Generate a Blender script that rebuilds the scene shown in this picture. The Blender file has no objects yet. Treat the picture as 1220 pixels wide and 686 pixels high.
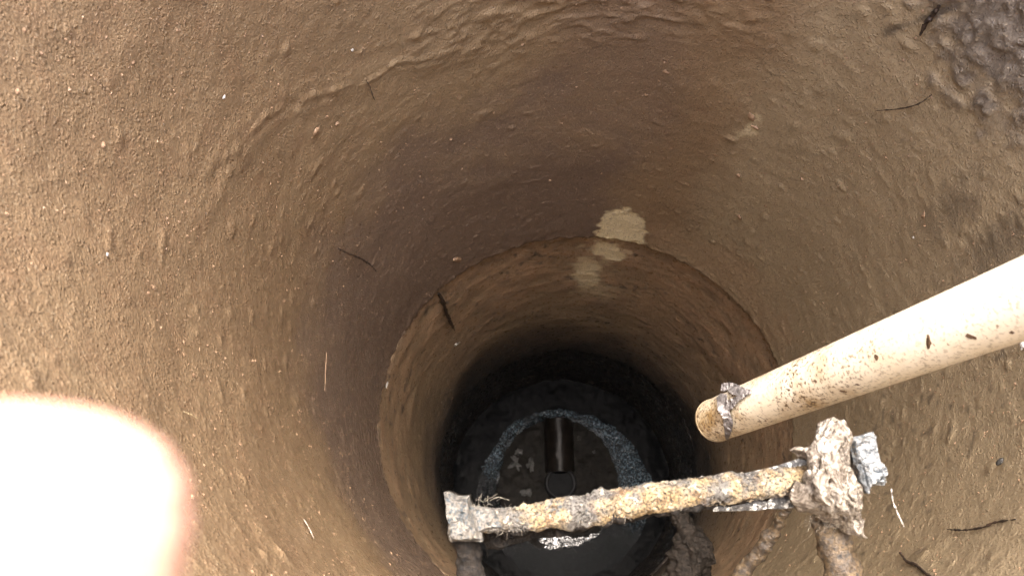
import bpy, bmesh, math, random
import numpy as np
from mathutils import Vector, Matrix
random.seed(7); rng = np.random.default_rng(7)
scene = bpy.context.scene
COL = scene.collection
PI = math.pi

# ------------------------------------------------------------------ camera, sky, sun, exposure
CAM = np.array([-0.1115, -0.3475, 0.10])
RIM = 0.30                                   # ground level above the measuring zero; the phone is held just inside the mouth
PITCH, ROLL, FPX = 0.349, 0.035, 900.0
cam_d = bpy.data.cameras.new('camera'); cam = bpy.data.objects.new('camera', cam_d); COL.objects.link(cam)
cam_d.sensor_width = 36; cam_d.lens = FPX / 1220 * 36
cam_d.clip_start = 0.005; cam_d.clip_end = 500
ROT = (Matrix.Rotation(ROLL, 3, 'Y') @ Matrix.Rotation(PITCH, 3, 'X'))
cam.matrix_world = Matrix.Translation(Vector(CAM)) @ ROT.to_4x4()
cam_d.dof.use_dof = True; cam_d.dof.focus_distance = 1.15; cam_d.dof.aperture_fstop = 10.5
scene.camera = cam

SUN_EL, SUN_AZ = math.radians(76), math.radians(12)      # azimuth from +Y towards +X
w = bpy.data.worlds.new('World'); scene.world = w; w.use_nodes = True
nt = w.node_tree; nt.nodes.clear()
sky = nt.nodes.new('ShaderNodeTexSky'); sky.sky_type = 'NISHITA'; sky.sun_disc = False
sky.sun_elevation = SUN_EL; sky.sun_rotation = SUN_AZ; sky.air_density = 1.0; sky.dust_density = 6.0; sky.ozone_density = 1.0
bg = nt.nodes.new('ShaderNodeBackground'); bg.inputs[1].default_value = 0.15
wo = nt.nodes.new('ShaderNodeOutputWorld')
nt.links.new(sky.outputs[0], bg.inputs[0]); nt.links.new(bg.outputs[0], wo.inputs[0])
sun_d = bpy.data.lights.new('sun', 'SUN'); sun_d.energy = 0.5; sun_d.angle = math.radians(35); sun_d.color = (1, .95, .88)
sun = bpy.data.objects.new('sun', sun_d); COL.objects.link(sun)
sd = Vector((math.cos(SUN_EL) * math.sin(SUN_AZ), math.cos(SUN_EL) * math.cos(SUN_AZ), math.sin(SUN_EL)))
sun.rotation_euler = sd.to_track_quat('Z', 'Y').to_euler(); sun.location = (2, 3, 6)
scene.view_settings.view_transform = 'Standard'; scene.view_settings.look = 'None'
scene.view_settings.exposure = 3.65; scene.view_settings.gamma = 1.0
scene.cycles.max_bounces = 8; scene.cycles.diffuse_bounces = 5

# ------------------------------------------------------------------ measuring helpers
ROTN = np.array(ROT)
def ray(px, py):
    d = ROTN @ np.array([(px - 610) / FPX, -(py - 343) / FPX, -1.0]); return d
def at(px, py, h):                    # point at depth h under the camera
    d = ray(px, py); return CAM + d * (-h / d[2])
def on_wall(px, py, R=0.5, inset=0.0):
    d = ray(px, py); r = R - inset
    a = d[0]**2 + d[1]**2; b = 2 * (CAM[0]*d[0] + CAM[1]*d[1]); c = CAM[0]**2 + CAM[1]**2 - r*r
    return CAM + d * ((-b + math.sqrt(b*b - 4*a*c)) / (2*a))

# ------------------------------------------------------------------ noise
def _hash(ix, iy, iz, seed):
    h = (ix * 374761393 + iy * 668265263 + iz * 2147483647 + seed * 1274126177) & 0xFFFFFFFF
    h = ((h ^ (h >> 13)) * 1274126177) & 0xFFFFFFFF
    h = ((h ^ (h >> 16)) * 2246822519) & 0xFFFFFFFF
    h = h ^ (h >> 13)
    return (h & 0xFFFF) / 32767.5 - 1.0
def vnoise(P, scale, seed=0):
    P = np.asarray(P) * scale
    i = np.floor(P).astype(np.int64); f = P - i; u = f*f*f*(f*(f*6-15)+10)
    x, y, z = i[..., 0], i[..., 1], i[..., 2]; r = 0
    for dx in (0, 1):
        wx = u[..., 0] if dx else 1 - u[..., 0]
        for dy in (0, 1):
            wy = u[..., 1] if dy else 1 - u[..., 1]
            for dz in (0, 1):
                wz = u[..., 2] if dz else 1 - u[..., 2]
                r = r + wx*wy*wz * _hash(x+dx, y+dy, z+dz, seed)
    return r
def fbm(P, scale, oct=4, seed=0, gain=.5):
    r = 0; a = 1; s = scale
    for k in range(oct):
        r = r + a * vnoise(P, s, seed + k*17); a *= gain; s *= 2.03
    return r
def sstep(a, b, x):
    t = np.clip((x - a) / (b - a), 0, 1); return t*t*(3-2*t)

# ------------------------------------------------------------------ object helpers
def mesh_np(name, V, F, mat, parent=None, smooth=True, attrs=None, thing=True):
    V = np.asarray(V, dtype=np.float64); F = np.asarray(F, dtype=np.int32)
    me = bpy.data.meshes.new(name)
    n = F.shape[1]
    me.vertices.add(len(V)); me.vertices.foreach_set('co', V.ravel())
    me.loops.add(F.size); me.loops.foreach_set('vertex_index', F.ravel())
    me.polygons.add(len(F)); me.polygons.foreach_set('loop_start', np.arange(0, F.size, n, dtype=np.int32))
    me.update(calc_edges=True)
    me.polygons.foreach_set('use_smooth', np.full(len(F), smooth, dtype=bool))
    for k, a in (attrs or {}).items():
        at_ = me.attributes.new(k, 'FLOAT', 'POINT'); at_.data.foreach_set('value', np.asarray(a, dtype=np.float32).ravel())
    me.validate()
    me.materials.append(mat)
    o = bpy.data.objects.new(name, me); COL.objects.link(o)
    if parent is not None: put_under(o, parent)
    return o
def put_under(o, p):
    o.parent = p; o.matrix_parent_inverse = Matrix.Translation(p.location).inverted() if p.type == 'EMPTY' else Matrix.Identity(4)
def thing(name, label, cat, loc, group=None):
    o = bpy.data.objects.new(name, None); COL.objects.link(o); o.location = loc; o.empty_display_size = .05
    o['label'] = label; o['category'] = cat
    if group: o['group'] = group
    return o
def tag(o, label, cat, group=None):
    o['label'] = label; o['category'] = cat
    if group: o['group'] = group
    return o
def grid_faces(nu, nv, wrap_u=False, wrap_v=False):
    U = np.arange(nu if wrap_u else nu-1); Vv = np.arange(nv if wrap_v else nv-1)
    a, b = np.meshgrid(U, Vv, indexing='ij'); a1 = (a+1) % nu; b1 = (b+1) % nv
    return np.stack([a*nv+b, a1*nv+b, a1*nv+b1, a*nv+b1], -1).reshape(-1, 4)
def interp_path(pts, n):
    pts = np.asarray(pts, float); m = len(pts)
    if m == 2:
        t = np.linspace(0, 1, n)[:, None]; return pts[0]*(1-t) + pts[1]*t
    t = np.linspace(0, m-1, n); i = np.clip(t.astype(int), 0, m-2); f = (t-i)[:, None]
    g = lambda k: pts[np.clip(k, 0, m-1)]
    p0, p1, p2, p3 = g(i-1), g(i), g(i+1), g(i+2)
    return .5*((2*p1) + (-p0+p2)*f + (2*p0-5*p1+4*p2-p3)*f*f + (-p0+3*p1-3*p2+p3)*f**3)
def tube(path, radii, n=80, m=16, amp=0., nscale=60., seed=0, oct=3, squash=1., up=(0, 0, 1), ridged=False):
    """displaced tube with rounded closed ends -> V, F"""
    C = interp_path(path, n); r = interp_path(np.asarray(radii, float)[:, None], n)[:, 0]
    T = np.gradient(C, axis=0); T /= np.linalg.norm(T, axis=1)[:, None]
    up = np.array(up, float); A = np.cross(T, up); A /= np.maximum(np.linalg.norm(A, axis=1), 1e-6)[:, None]; B = np.cross(A, T)
    th = np.linspace(0, 2*PI, m, endpoint=False)
    D = A[:, None]*np.cos(th)[None, :, None] + B[:, None]*np.sin(th)[None, :, None]*squash
    V = C[:, None] + D*r[:, None, None]
    if amp:
        nz = fbm(V, nscale, oct, seed)
        if ridged: nz = 1 - 2*np.abs(nz)
        V = V + D*(nz*amp)[..., None]
    V = V.reshape(-1, 3); F = grid_faces(n, m, False, True)
    k = len(V); V = np.vstack([V, C[0] - T[0]*r[0]*.35, C[-1] + T[-1]*r[-1]*.35])
    j = np.arange(m); j1 = (j+1) % m
    caps = np.vstack([np.stack([j1, j, np.full(m, k), np.full(m, k)], 1), np.stack([(n-1)*m+j, (n-1)*m+j1, np.full(m, k+1), np.full(m, k+1)], 1)])
    return V, F, caps
def tube_obj(name, path, radii, mat, parent=None, attrs=None, **kw):
    V, F, caps = tube(path, radii, **kw)
    me = bpy.data.meshes.new(name)
    me.from_pydata(V.tolist(), [], F.tolist() + [c[:3].tolist() for c in caps]); me.update()
    me.polygons.foreach_set('use_smooth', np.full(len(me.polygons), True)); me.materials.append(mat)
    o = bpy.data.objects.new(name, me); COL.objects.link(o)
    if parent is not None: put_under(o, parent)
    return o

# ------------------------------------------------------------------ material helpers
class NT:
    def __init__(s, name):
        s.m = bpy.data.materials.new(name); s.m.use_nodes = True; s.t = s.m.node_tree
        s.b = s.t.nodes['Principled BSDF']; s.co = s.n('ShaderNodeTexCoord').outputs['Object']
    def n(s, typ, **kw):
        o = s.t.nodes.new(typ)
        for k, v in kw.items(): setattr(o, k, v)
        return o
    def l(s, a, b): s.t.links.new(a, b)
    def map(s, sc):
        o = s.n('ShaderNodeMapping'); o.inputs['Scale'].default_value = sc; s.l(s.co, o.inputs[0]); return o.outputs[0]
    def noise(s, scale, det=4, rough=.55, vec=None, dist=0.):
        o = s.n('ShaderNodeTexNoise'); o.inputs['Scale'].default_value = scale; o.inputs['Detail'].default_value = det
        o.inputs['Roughness'].default_value = rough; o.inputs['Distortion'].default_value = dist
        s.l(vec or s.co, o.inputs['Vector']); return o.outputs['Fac']
    def voro(s, scale, feature='F1', vec=None, out='Distance'):
        o = s.n('ShaderNodeTexVoronoi', feature=feature); o.inputs['Scale'].default_value = scale; s.l(vec or s.co, o.inputs['Vector']); return o.outputs[out]
    def ramp(s, fac, stops, interp='LINEAR'):
        o = s.n('ShaderNodeValToRGB'); o.color_ramp.interpolation = interp; e = o.color_ramp.elements
        while len(e) < len(stops): e.new(.5)
        for i, (p, c) in enumerate(stops):
            e[i].position = p; e[i].color = (c, c, c, 1) if isinstance(c, (int, float)) else (*c, 1)
        s.l(fac, o.inputs[0]); return o.outputs[0]
    def mix(s, fac, a, b, mode='MIX'):
        o = s.n('ShaderNodeMix', data_type='RGBA', blend_type=mode)
        for v, i in ((fac, 0), (a, 6), (b, 7)):
            if hasattr(v, 'default_value') or hasattr(v, 'is_output'): s.l(v, o.inputs[i])
            elif i == 0: o.inputs[0].default_value = v
            else: o.inputs[i].default_value = (*v, 1)
        return o.outputs[2]
    def math(s, op, a, b=0., clamp=False):
        o = s.n('ShaderNodeMath', operation=op, use_clamp=clamp)
        for v, i in ((a, 0), (b, 1)):
            if hasattr(v, 'is_output'): s.l(v, o.inputs[i])
            else: o.inputs[i].default_value = v
        return o.outputs[0]
    def attr(s, name):
        o = s.n('ShaderNodeAttribute'); o.attribute_name = name; return o.outputs['Fac']
    def bump(s, h, strength, dist, prev=None):
        o = s.n('ShaderNodeBump'); o.inputs['Strength'].default_value = strength; o.inputs['Distance'].default_value = dist
        s.l(h, o.inputs['Height'])
        if prev is not None: s.l(prev, o.inputs['Normal'])
        return o.outputs[0]
    def done(s, col=None, rough=None, nrm=None, spec=None):
        for v, k in ((col, 'Base Color'), (rough, 'Roughness'), (spec, 'Specular IOR Level')):
            if v is None: continue
            if hasattr(v, 'is_output'): s.l(v, s.b.inputs[k])
            else: s.b.inputs[k].default_value = (*v, 1) if isinstance(v, tuple) else v
        if nrm is not None: s.l(nrm, s.b.inputs['Normal'])
        return s.m

def mat_wall():
    k = NT('damp_mud_wall')
    big = k.noise(5, 4, .6); mid = k.noise(28, 5, .6); fine = k.noise(260, 4, .7)
    c = k.mix(k.ramp(big, [(.35, 0), (.65, 1)]), (.222, .153, .090), (.262, .186, .110))
    c = k.mix(k.math('MULTIPLY', k.ramp(mid, [(.48, 0), (.75, 1)]), .35), c, (.215, .125, .075))
    c = k.mix(k.attr('olive'), c, (.325, .258, .164))
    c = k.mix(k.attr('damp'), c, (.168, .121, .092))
    c = k.mix(k.attr('rust'), c, (.42, .285, .175))
    c = k.mix(k.attr('stain_shade'), c, (.035, .030, .028))
    c = k.mix(k.attr('grey'), c, (.165, .142, .118))
    c = k.mix(k.attr('pale'), c, (.82, .72, .47))
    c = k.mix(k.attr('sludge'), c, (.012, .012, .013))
    c = k.mix(k.math('MULTIPLY', k.ramp(fine, [(.36, 1), (.49, 0)]), .42), c, (.06, .04, .03))
    c = k.mix(k.math('MULTIPLY', k.ramp(k.noise(340, 2, .5), [(.60, 0), (.70, 1)]), .40), c, (.50, .41, .28))
    rn = k.noise(60, 3)
    r = k.math('SUBTRACT', k.ramp(rn, [(.3, .27), (.7, .52)]), k.math('MULTIPLY', k.attr('wet'), .10))
    sv = k.map((1, 1, .75))
    n1 = k.bump(k.noise(95, 3, .6, sv), .9, .0009)
    wob = k.n('ShaderNodeTexNoise'); wob.inputs['Scale'].default_value = 170; k.l(sv, wob.inputs['Vector'])
    wv = k.n('ShaderNodeVectorMath', operation='MULTIPLY_ADD'); k.l(wob.outputs['Color'], wv.inputs[0]); wv.inputs[1].default_value = (.009, .009, .009); k.l(sv, wv.inputs[2])
    hh = k.math('MULTIPLY', k.ramp(k.voro(230, 'F1', wv.outputs[0]), [(.0, 1), (.5, 0)]), k.ramp(k.noise(70, 4, .7), [(.38, .08), (.62, 1)]))
    n2 = k.bump(hh, .9, .0017, n1)
    n3 = k.bump(k.noise(380, 2, .6), 1., .0011, n2)
    return k.done(c, r, n3, .55)
M_WALL = mat_wall()
def mat_simple(name, col, col2, scale=40, rough=.6, bump=.6, bscale=200, bd=.002, spec=.5, lo=.4, hi=.62):
    k = NT(name); c = k.mix(k.ramp(k.noise(scale, 5, .6), [(lo, 0), (hi, 1)]), col, col2)
    return k.done(c, rough, k.bump(k.noise(bscale, 4, .6), bump, bd), spec)
M_CONC = mat_simple('weathered_concrete', (.30, .28, .25), (.38, .36, .32), 12)
M_SOIL = mat_simple('bare_soil', (.10, .075, .05), (.17, .13, .085), 3, .9, bscale=30, bd=.02)
M_ROOT = mat_simple('dark_root', (.020, .013, .010), (.055, .034, .022), 80, .6)
M_TAN = mat_simple('tan_mud', (.30, .20, .125), (.22, .14, .085), 90, .5)
M_WHITE = mat_simple('pale_scrap', (.52, .50, .47), (.36, .34, .32), 150, .5)
M_PALE = mat_simple('pale_grey_mud', (.40, .35, .30), (.32, .27, .22), 120, .5)
M_STRAW = mat_simple('pale_straw', (.55, .46, .28), (.45, .35, .2), 100, .5)

# ------------------------------------------------------------------ ground outside
def ring_sheet(name, r0, r1, z, n, steps, mat):
    rr = np.geomspace(r0, r1, steps); th = np.linspace(0, 2*PI, n, endpoint=False)
    P = np.stack([np.outer(np.cos(th), rr), np.outer(np.sin(th), rr), np.full((n, steps), z)], -1)
    P[..., 2] += vnoise(P*np.array([1, 1, 0]), .7, 3)*.02*sstep(1.0, 2.5, rr)[None]
    return mesh_np(name, P.reshape(-1, 3), grid_faces(n, steps, True)[:, ::-1], mat)
g = ring_sheet('ground', .66, 300, RIM-.03, 96, 40, M_SOIL); g['kind'] = 'structure'

# ------------------------------------------------------------------ shaft rings
def seg_dist(S, Z, pts):
    d = np.full(S.shape, 9.)
    for (a, b), (c, e) in zip(pts[:-1], pts[1:]):
        vx, vz = c-a, e-b; t = np.clip(((S-a)*vx + (Z-b)*vz) / (vx*vx+vz*vz), 0, 1)
        d = np.minimum(d, np.hypot(S-a-t*vx, Z-b-t*vz))
    return d
def wrapdeg(a): return (a + 180) % 360 - 180
def blob(TH, Z, th0, z0, rs, rz, nz, rag=.35, soft=.25, rot=0.):
    s = np.radians(wrapdeg(TH-th0))*.5; zz = Z-z0
    cr, sr = math.cos(rot), math.sin(rot); a = (s*cr + zz*sr)/rs; b = (-s*sr + zz*cr)/rz
    return 1 - sstep(1-soft, 1+soft, np.hypot(a, b) + nz*rag)

def make_ring(nth, nz, ztop, zbot, rfun, dispfun, name, label, thick=.09, cxy=(0, 0)):
    th = np.linspace(-PI, PI, nth, endpoint=False); z = np.linspace(min(ztop, -.15), zbot, nz)
    if ztop > -.15: z = np.concatenate([np.linspace(ztop, -.16, 16), z]); nz += 16
    TH, Z = np.meshgrid(th, z, indexing='ij'); R0 = rfun(TH, Z)
    P = np.stack([cxy[0] + R0*np.cos(TH), cxy[1] + R0*np.sin(TH), Z], -1)
    N = np.stack([np.cos(TH), np.sin(TH), np.zeros_like(TH)], -1)
    d, attrs = dispfun(np.degrees(TH), Z, P)
    P = P - N*d[..., None]
    out = np.stack([cxy[0] + (.5+thick)*np.cos(th), cxy[1] + (.5+thick)*np.sin(th), np.full(nth, zbot)], -1)[:, None]
    out2 = out.copy(); out2[..., 2] = ztop
    P = np.concatenate([P, out, out2], 1); nv = nz+2
    at2 = {k: np.concatenate([a, np.full((nth, 2), 1. if k == 'damp' else 0.)], 1) for k, a in attrs.items()}
    o = mesh_np(name, P.reshape(-1, 3), grid_faces(nth, nv, True, True), M_WALL, attrs=at2)
    tag(o, label, 'shaft ring', 'stacked rings of the shaft')
    return o

def disp_upper(T, Z, P):
    n_lo = fbm(P, 4.5, 4, 1); n_m = fbm(P, 22, 3, 5); n_f = fbm(P*np.array([1, 1, .7]), 95, 2, 9); n_e = fbm(P, 45, 3, 33)
    S = np.radians(wrapdeg(T-110))*.5
    d = n_lo*.0026 + n_m*.0004 + n_f*.0005
    # rough grey crust, top right
    crust = blob(T, Z, 27, -.62, .105, .13, n_e, .35, .35)
    rid = 1 - np.abs(fbm(P*np.array([1, 1, .6]), 64, 3, 21))*1.9
    d = d + crust*(np.maximum(rid, -.4)*.0042 + .002)
    # the rumpled zone along the upper back wall
    rump = blob(T, Z, 95, -.86, .26, .10, n_e, .3, .5)
    d = d + rump*(np.maximum(1-np.abs(fbm(P*np.array([1, 1, 2.2]), 20, 3, 41))*2.2, -.2)*.0035)
    rump2 = blob(T, Z, 30, -.95, .20, .18, n_e, .4, .6)
    d = d + rump2*np.maximum(fbm(P, 58, 3, 43), 0)*.0011
    # trowel ridge across the left
    rdeg = [(175, -.674), (166, -.70), (155, -.745), (147, -.80), (138, -.855), (129, -.88), (118, -.92)]
    pts = [(math.radians(wrapdeg(a-110))*.5, b) for a, b in rdeg]
    rd = seg_dist(S + .006*n_e, Z + .008*n_m, pts)
    d = d + np.exp(-(rd/.006)**2)*(.0020 + .0026*n_e) + np.exp(-((rd-.016)/.012)**2)*.0015
    # spatter lumps
    lump = np.maximum(vnoise(P, 38, 77) - .74, 0); d = d + lump*.010
    lump = np.maximum(vnoise(P, 75, 78) - .68, 0); d = d + lump*.006
    # bumpy lower lip
    zb = -1.798
    d = d + np.exp(-((Z-zb)/.014)**2)*(.0012*n_f + .0024*n_e)
    # the wall's own colours; olive on the right also lightened against light falloff
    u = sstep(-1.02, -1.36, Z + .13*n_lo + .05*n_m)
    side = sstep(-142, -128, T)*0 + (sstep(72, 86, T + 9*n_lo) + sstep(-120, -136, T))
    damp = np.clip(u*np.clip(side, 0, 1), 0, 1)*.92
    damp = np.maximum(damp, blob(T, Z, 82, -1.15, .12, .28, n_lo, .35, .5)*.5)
    right = sstep(68, 50, T + 6*n_lo)*sstep(-100, -60, T)
    olive = np.clip(right*.95, 0, 1)
    olive = np.maximum(olive, sstep(2.0, .0, np.abs(wrapdeg(T-120))/20)*.35)
    stain_shade = blob(T, Z, 15, -.905, .022, .07, n_e, .8, .9)*.4
    stain_shade = np.maximum(stain_shade, blob(T, Z, 5, -.85, .024, .09, n_e, .8, .9)*.5)
    stain_shade = np.maximum(stain_shade, blob(T, Z, 37, -.69, .006, .065, n_e, .6, .6, .5)*.8)
    sp = np.maximum(vnoise(P, 75, 90), 0)*blob(T, Z, -20, -1.15, .28, .35, n_e, .3, .6)
    stain_shade = np.maximum(stain_shade, sstep(.52, .7, sp)*.5)
    stain_shade = np.maximum(stain_shade, np.exp(-((Z-zb)/.006)**2)*.35)
    pale = blob(T, Z, 76.5, -1.80, .070, .195, n_e, .14, .08)
    d = d - pale*.0025
    pale = np.maximum(pale, blob(T, Z, 55, -1.13, .012, .03, n_e, .9, .4)*.5)
    rust = blob(T, Z, 40, -1.70, .2, .10, n_lo+n_m, .5, .5)*.35
    grey = crust*.9
    wet = sstep(110, 160, np.abs(wrapdeg(T-20)))
    zero = np.zeros_like(Z)
    return d, dict(olive=olive, damp=damp, rust=rust, stain_shade=stain_shade, grey=grey, pale=pale, sludge=zero, wet=wet)
J1Z, J2Z, FZ = -1.798, -3.040, -3.7365
def r_upper(T, Z):
    k = sstep(-.6, J1Z, Z); return .5 + k*(.002 + .014*np.cos(2*T))
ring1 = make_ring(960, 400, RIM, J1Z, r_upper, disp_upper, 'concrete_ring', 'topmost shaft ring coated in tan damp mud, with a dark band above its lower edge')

def disp_lower(T, Z, P):
    n_e = fbm(P, 45, 3, 133); n_lo = fbm(P, 5, 4, 101); n_m = fbm(P, 24, 3, 105); n_f = fbm(P, 90, 2, 109)
    d = n_lo*.004 + n_m*.0010 + n_f*.0004 + np.maximum(fbm(P*np.array([1, 1, 2]), 18, 3, 111), 0)*.0012
    zt = J1Z
    d = d - np.exp(-((Z-zt)/.02)**2)*.004
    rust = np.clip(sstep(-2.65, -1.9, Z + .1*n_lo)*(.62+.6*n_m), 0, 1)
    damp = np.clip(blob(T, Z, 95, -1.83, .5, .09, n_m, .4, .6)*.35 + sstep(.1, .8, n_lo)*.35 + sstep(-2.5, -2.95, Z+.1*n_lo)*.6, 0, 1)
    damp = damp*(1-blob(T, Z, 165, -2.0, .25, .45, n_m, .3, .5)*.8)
    pale = np.maximum(blob(T, Z, 78.5, -1.93, .050, .09, n_e*.6+n_m*.6, .6, .3), blob(T, Z, 85, -2.10, .034, .13, n_e*.5+n_m*.7, .7, .4)*.8)
    pale = np.maximum(pale, blob(T, Z, 80, -2.28, .06, .06, n_m, .6, .7)*.3)
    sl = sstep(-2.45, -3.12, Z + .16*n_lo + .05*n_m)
    stain_shade = sstep(.42, .7, vnoise(P, 70, 95)*sstep(-.1, .4, fbm(P, 8, 2, 96)))*.7
    stain_shade = np.maximum(stain_shade, np.exp(-np.maximum(zt-.012-Z, 0)/.016)*.8*np.clip(.55+n_m, 0, 1))  # dark fringe painted under the joint as lip shadow, along with joint dirt
    pale2 = pale*.95
    zero = np.zeros_like(Z)
    return d, dict(olive=zero + .3, damp=damp, rust=rust*.92, stain_shade=stain_shade, grey=zero, pale=pale2, sludge=sl*.93, wet=zero + .5)
r_lower = lambda T, Z: .512 + .010*np.cos(2*T)
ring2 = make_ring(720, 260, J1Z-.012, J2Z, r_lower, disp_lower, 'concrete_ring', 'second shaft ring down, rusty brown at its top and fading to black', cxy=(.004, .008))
def disp_base(T, Z, P):
    n_lo = fbm(P, 6, 4, 201); n_m = fbm(P, 26, 3, 205)
    zero = np.zeros_like(Z)
    return n_lo*.006 + n_m*.003, dict(olive=zero, damp=zero+.9, rust=zero, stain_shade=zero, grey=zero, pale=zero, sludge=zero+.96, wet=zero+1)
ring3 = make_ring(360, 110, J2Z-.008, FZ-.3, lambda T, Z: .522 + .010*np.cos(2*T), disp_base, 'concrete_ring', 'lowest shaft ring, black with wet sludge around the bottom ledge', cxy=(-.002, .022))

# concrete collar at ground level
def lathe(prof, n):
    th = np.linspace(0, 2*PI, n, endpoint=False)
    return np.stack([np.outer(np.cos(th), [p[0] for p in prof]), np.outer(np.sin(th), [p[0] for p in prof]), np.tile([p[1] for p in prof], (n, 1))], -1)
P = lathe([(.60, RIM+.012), (.66, RIM+.006), (.675, RIM-.01), (.675, RIM-.2), (.596, RIM-.2), (.596, RIM+.006)], 128)
tag(mesh_np('manhole_collar', P.reshape(-1, 3), grid_faces(128, 6, True, True), M_CONC), 'pale concrete collar around the mouth of the shaft at ground level', 'collar')

# ------------------------------------------------------------------ the bottom
def mat_sludge(name, c1, c2, rough, bs, bd, st=1.):
    k = NT(name); c = k.mix(k.ramp(k.noise(22, 5, .65), [(.42, 0), (.66, 1)]), c1, c2)
    nn = k.bump(k.noise(bs, 4, .65), st, bd); nn = k.bump(k.noise(bs*3.1, 3, .6), st*.8, bd*.4, nn)
    return k.done(c, rough, nn, .10)
M_SLUDGE = mat_sludge('black_sludge', (.0035, .0038, .0045), (.007, .0072, .0075), .6, 40, .003)
def mat_crust():
    k = NT('wet_crust_painted_glints'); c = k.mix(k.ramp(k.noise(85, 4, .7), [(.50, 0), (.60, 1)]), (.016, .026, .036), (.12, .175, .215))
    c = k.mix(k.ramp(k.noise(150, 3, .7), [(.62, 0), (.67, 1)]), c, (.55, .60, .62))  # pale and bluish specks painted in as sky glints
    c = k.mix(k.ramp(k.noise(7, 3, .6), [(.54, .0), (.72, .9)]), c, (.006, .007, .008)); c = k.mix(k.attr('sludge'), c, (.005, .006, .007))
    return k.done(c, .16, k.bump(k.noise(75, 4, .7), 1, .02), .8)
M_CRUST = mat_crust()
M_BED = mat_sludge('brown_black_bed', (.006, .005, .004), (.014, .012, .0095), .6, 30, .003)
M_SCUM = mat_simple('grey_scum', (.055, .053, .048), (.022, .021, .019), 60, .5)
def mat_water():
    k = NT('dark_water'); nn = k.bump(k.noise(26, 3, .5, dist=.6), .6, .016)
    return k.done((.005, .006, .008), .06, nn, .5)
M_WATER = mat_water()
degs_o = np.array([-180, -150, -120, -90, -60, -30, 0, 10, 19, 33, 54, 73, 91, 110, 132, 149, 165, 180])
ro_v = np.array([.415, .42, .42, .42, .42, .425, .425, .423, .421, .409, .386, .373, .374, .384, .386, .39, .405, .415])
degs_i = np.array([-180, -150, -120, -90, -60, -30, 0, 5, 27, 47, 68, 86, 106, 128, 147, 180])
ri_v = np.array([.315, .30, .29, .28, .27, .275, .282, .286, .307, .329, .346, .353, .357, .351, .336, .315])
n = 420; th = np.linspace(-PI, PI, n, endpoint=False); ro = np.interp(np.degrees(th), degs_o, ro_v); ri = np.interp(np.degrees(th), degs_i, ri_v)
q_ = np.stack([np.cos(th), np.sin(th), 0*th], -1); ri = ri + .010*fbm(q_, 3.5, 3, 61); ro = ro + .012*fbm(q_, 3.5, 3, 62)
def polar(rf, z, nr):
    t = np.linspace(0, 1, nr); rr = rf(t); zz = z(t)
    return np.stack([rr*np.cos(th)[:, None], rr*np.sin(th)[:, None], zz + 0*rr], -1)
# ledge between wall and crust
Pl = polar(lambda t: np.outer(ro, 1-t) + .55*t[None], lambda t: FZ - .015 + .05*t[None]**2 + 0*ro[:, None], 26); Pl[..., 2] += fbm(Pl, 14, 4, 300)*.012
o = mesh_np('sludge_ledge', Pl.reshape(-1, 3), grid_faces(n, 26, True), M_SLUDGE); o['kind'] = 'structure'
t = np.linspace(0, 1, 30)
Pc = np.stack([(np.outer(ro+.012, 1-t) + np.outer(ri, t))*np.cos(th)[:, None], (np.outer(ro+.012, 1-t) + np.outer(ri, t))*np.sin(th)[:, None],
               np.tile(FZ - .03 + .045*np.sin(PI*np.clip(t, 0, .93))**.6, (n, 1)) - (t > .97)*.12], -1)
nzc = fbm(Pc, 34, 4, 310); Pc[..., 2] += nzc*.012*(t < .96); Pc[..., 0] += vnoise(Pc, 40, 311)*.006; Pc[..., 1] += vnoise(Pc, 40, 312)*.006
tag(mesh_np('sludge_crust', Pc.reshape(-1, 3), grid_faces(n, 30, True), M_CRUST, attrs=dict(sludge=np.tile((.95*sstep(.15, -.35, np.sin(th)+.3*np.cos(th)))[:, None], (1, 30)))), 'ring of wet crusted sludge with painted glints around the bottom basin', 'crust')
PZ = FZ - .10
Pf = polar(lambda t: np.outer(ri+.012, t), lambda t: PZ + 0*np.outer(ri, t), 60); Pf[..., 2] += fbm(Pf, 9, 4, 320)*.010 + fbm(Pf, 40, 3, 321)*.003
o = mesh_np('basin_floor', Pf.reshape(-1, 3), grid_faces(n, 60, True)[:, ::-1], M_BED); o['kind'] = 'structure'
HF = .1 - PZ
# drain pipe lying on the basin floor with an upturned mouth
def mat_pipe_dark():
    k = NT('slimy_clay_pipe'); c = k.mix(k.ramp(k.noise(30, 4), [(.4, 0), (.65, 1)]), (.007, .0055, .0045), (.014, .011, .009))
    return k.done(c, .34, k.bump(k.noise(60, 4), .6, .003), .10)
M_DPIPE = mat_pipe_dark()
mouth = at(668, 575, HF-.055); far = np.array([mouth[0]-.004, .30, FZ-.082])
dp = thing('drain_pipe', 'dark slimy drain pipe across the bottom with a round upturned mouth', 'drain pipe', tuple(mouth))
tube_obj('barrel', [far + np.array([0, .055, .005]), far, mouth + np.array([0, .06, -.055])], [.074, .076, .074], M_DPIPE, dp, n=60, m=28, amp=.002, nscale=30)
Pm = lathe([(.060, -.05), (.060, .0), (.066, .004), (.075, .004), (.079, -.002), (.079, -.06)], 48).reshape(-1, 3) + mouth
sock = mesh_np('socket', Pm, grid_faces(48, 6, True), mat_simple('worn_grey_clay', (.006, .006, .0065), (.013, .013, .014), 60, .55, spec=.2), dp)
Pw = lathe([(.0005, -.012), (.03, -.012), (.0605, -.012)], 48); Pw[..., 2] += vnoise(Pw, 30, 7)*.0012
mesh_np('water_surface', Pw.reshape(-1, 3) + mouth, grid_faces(48, 3, True)[:, ::-1], M_SLUDGE, sock)
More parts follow.
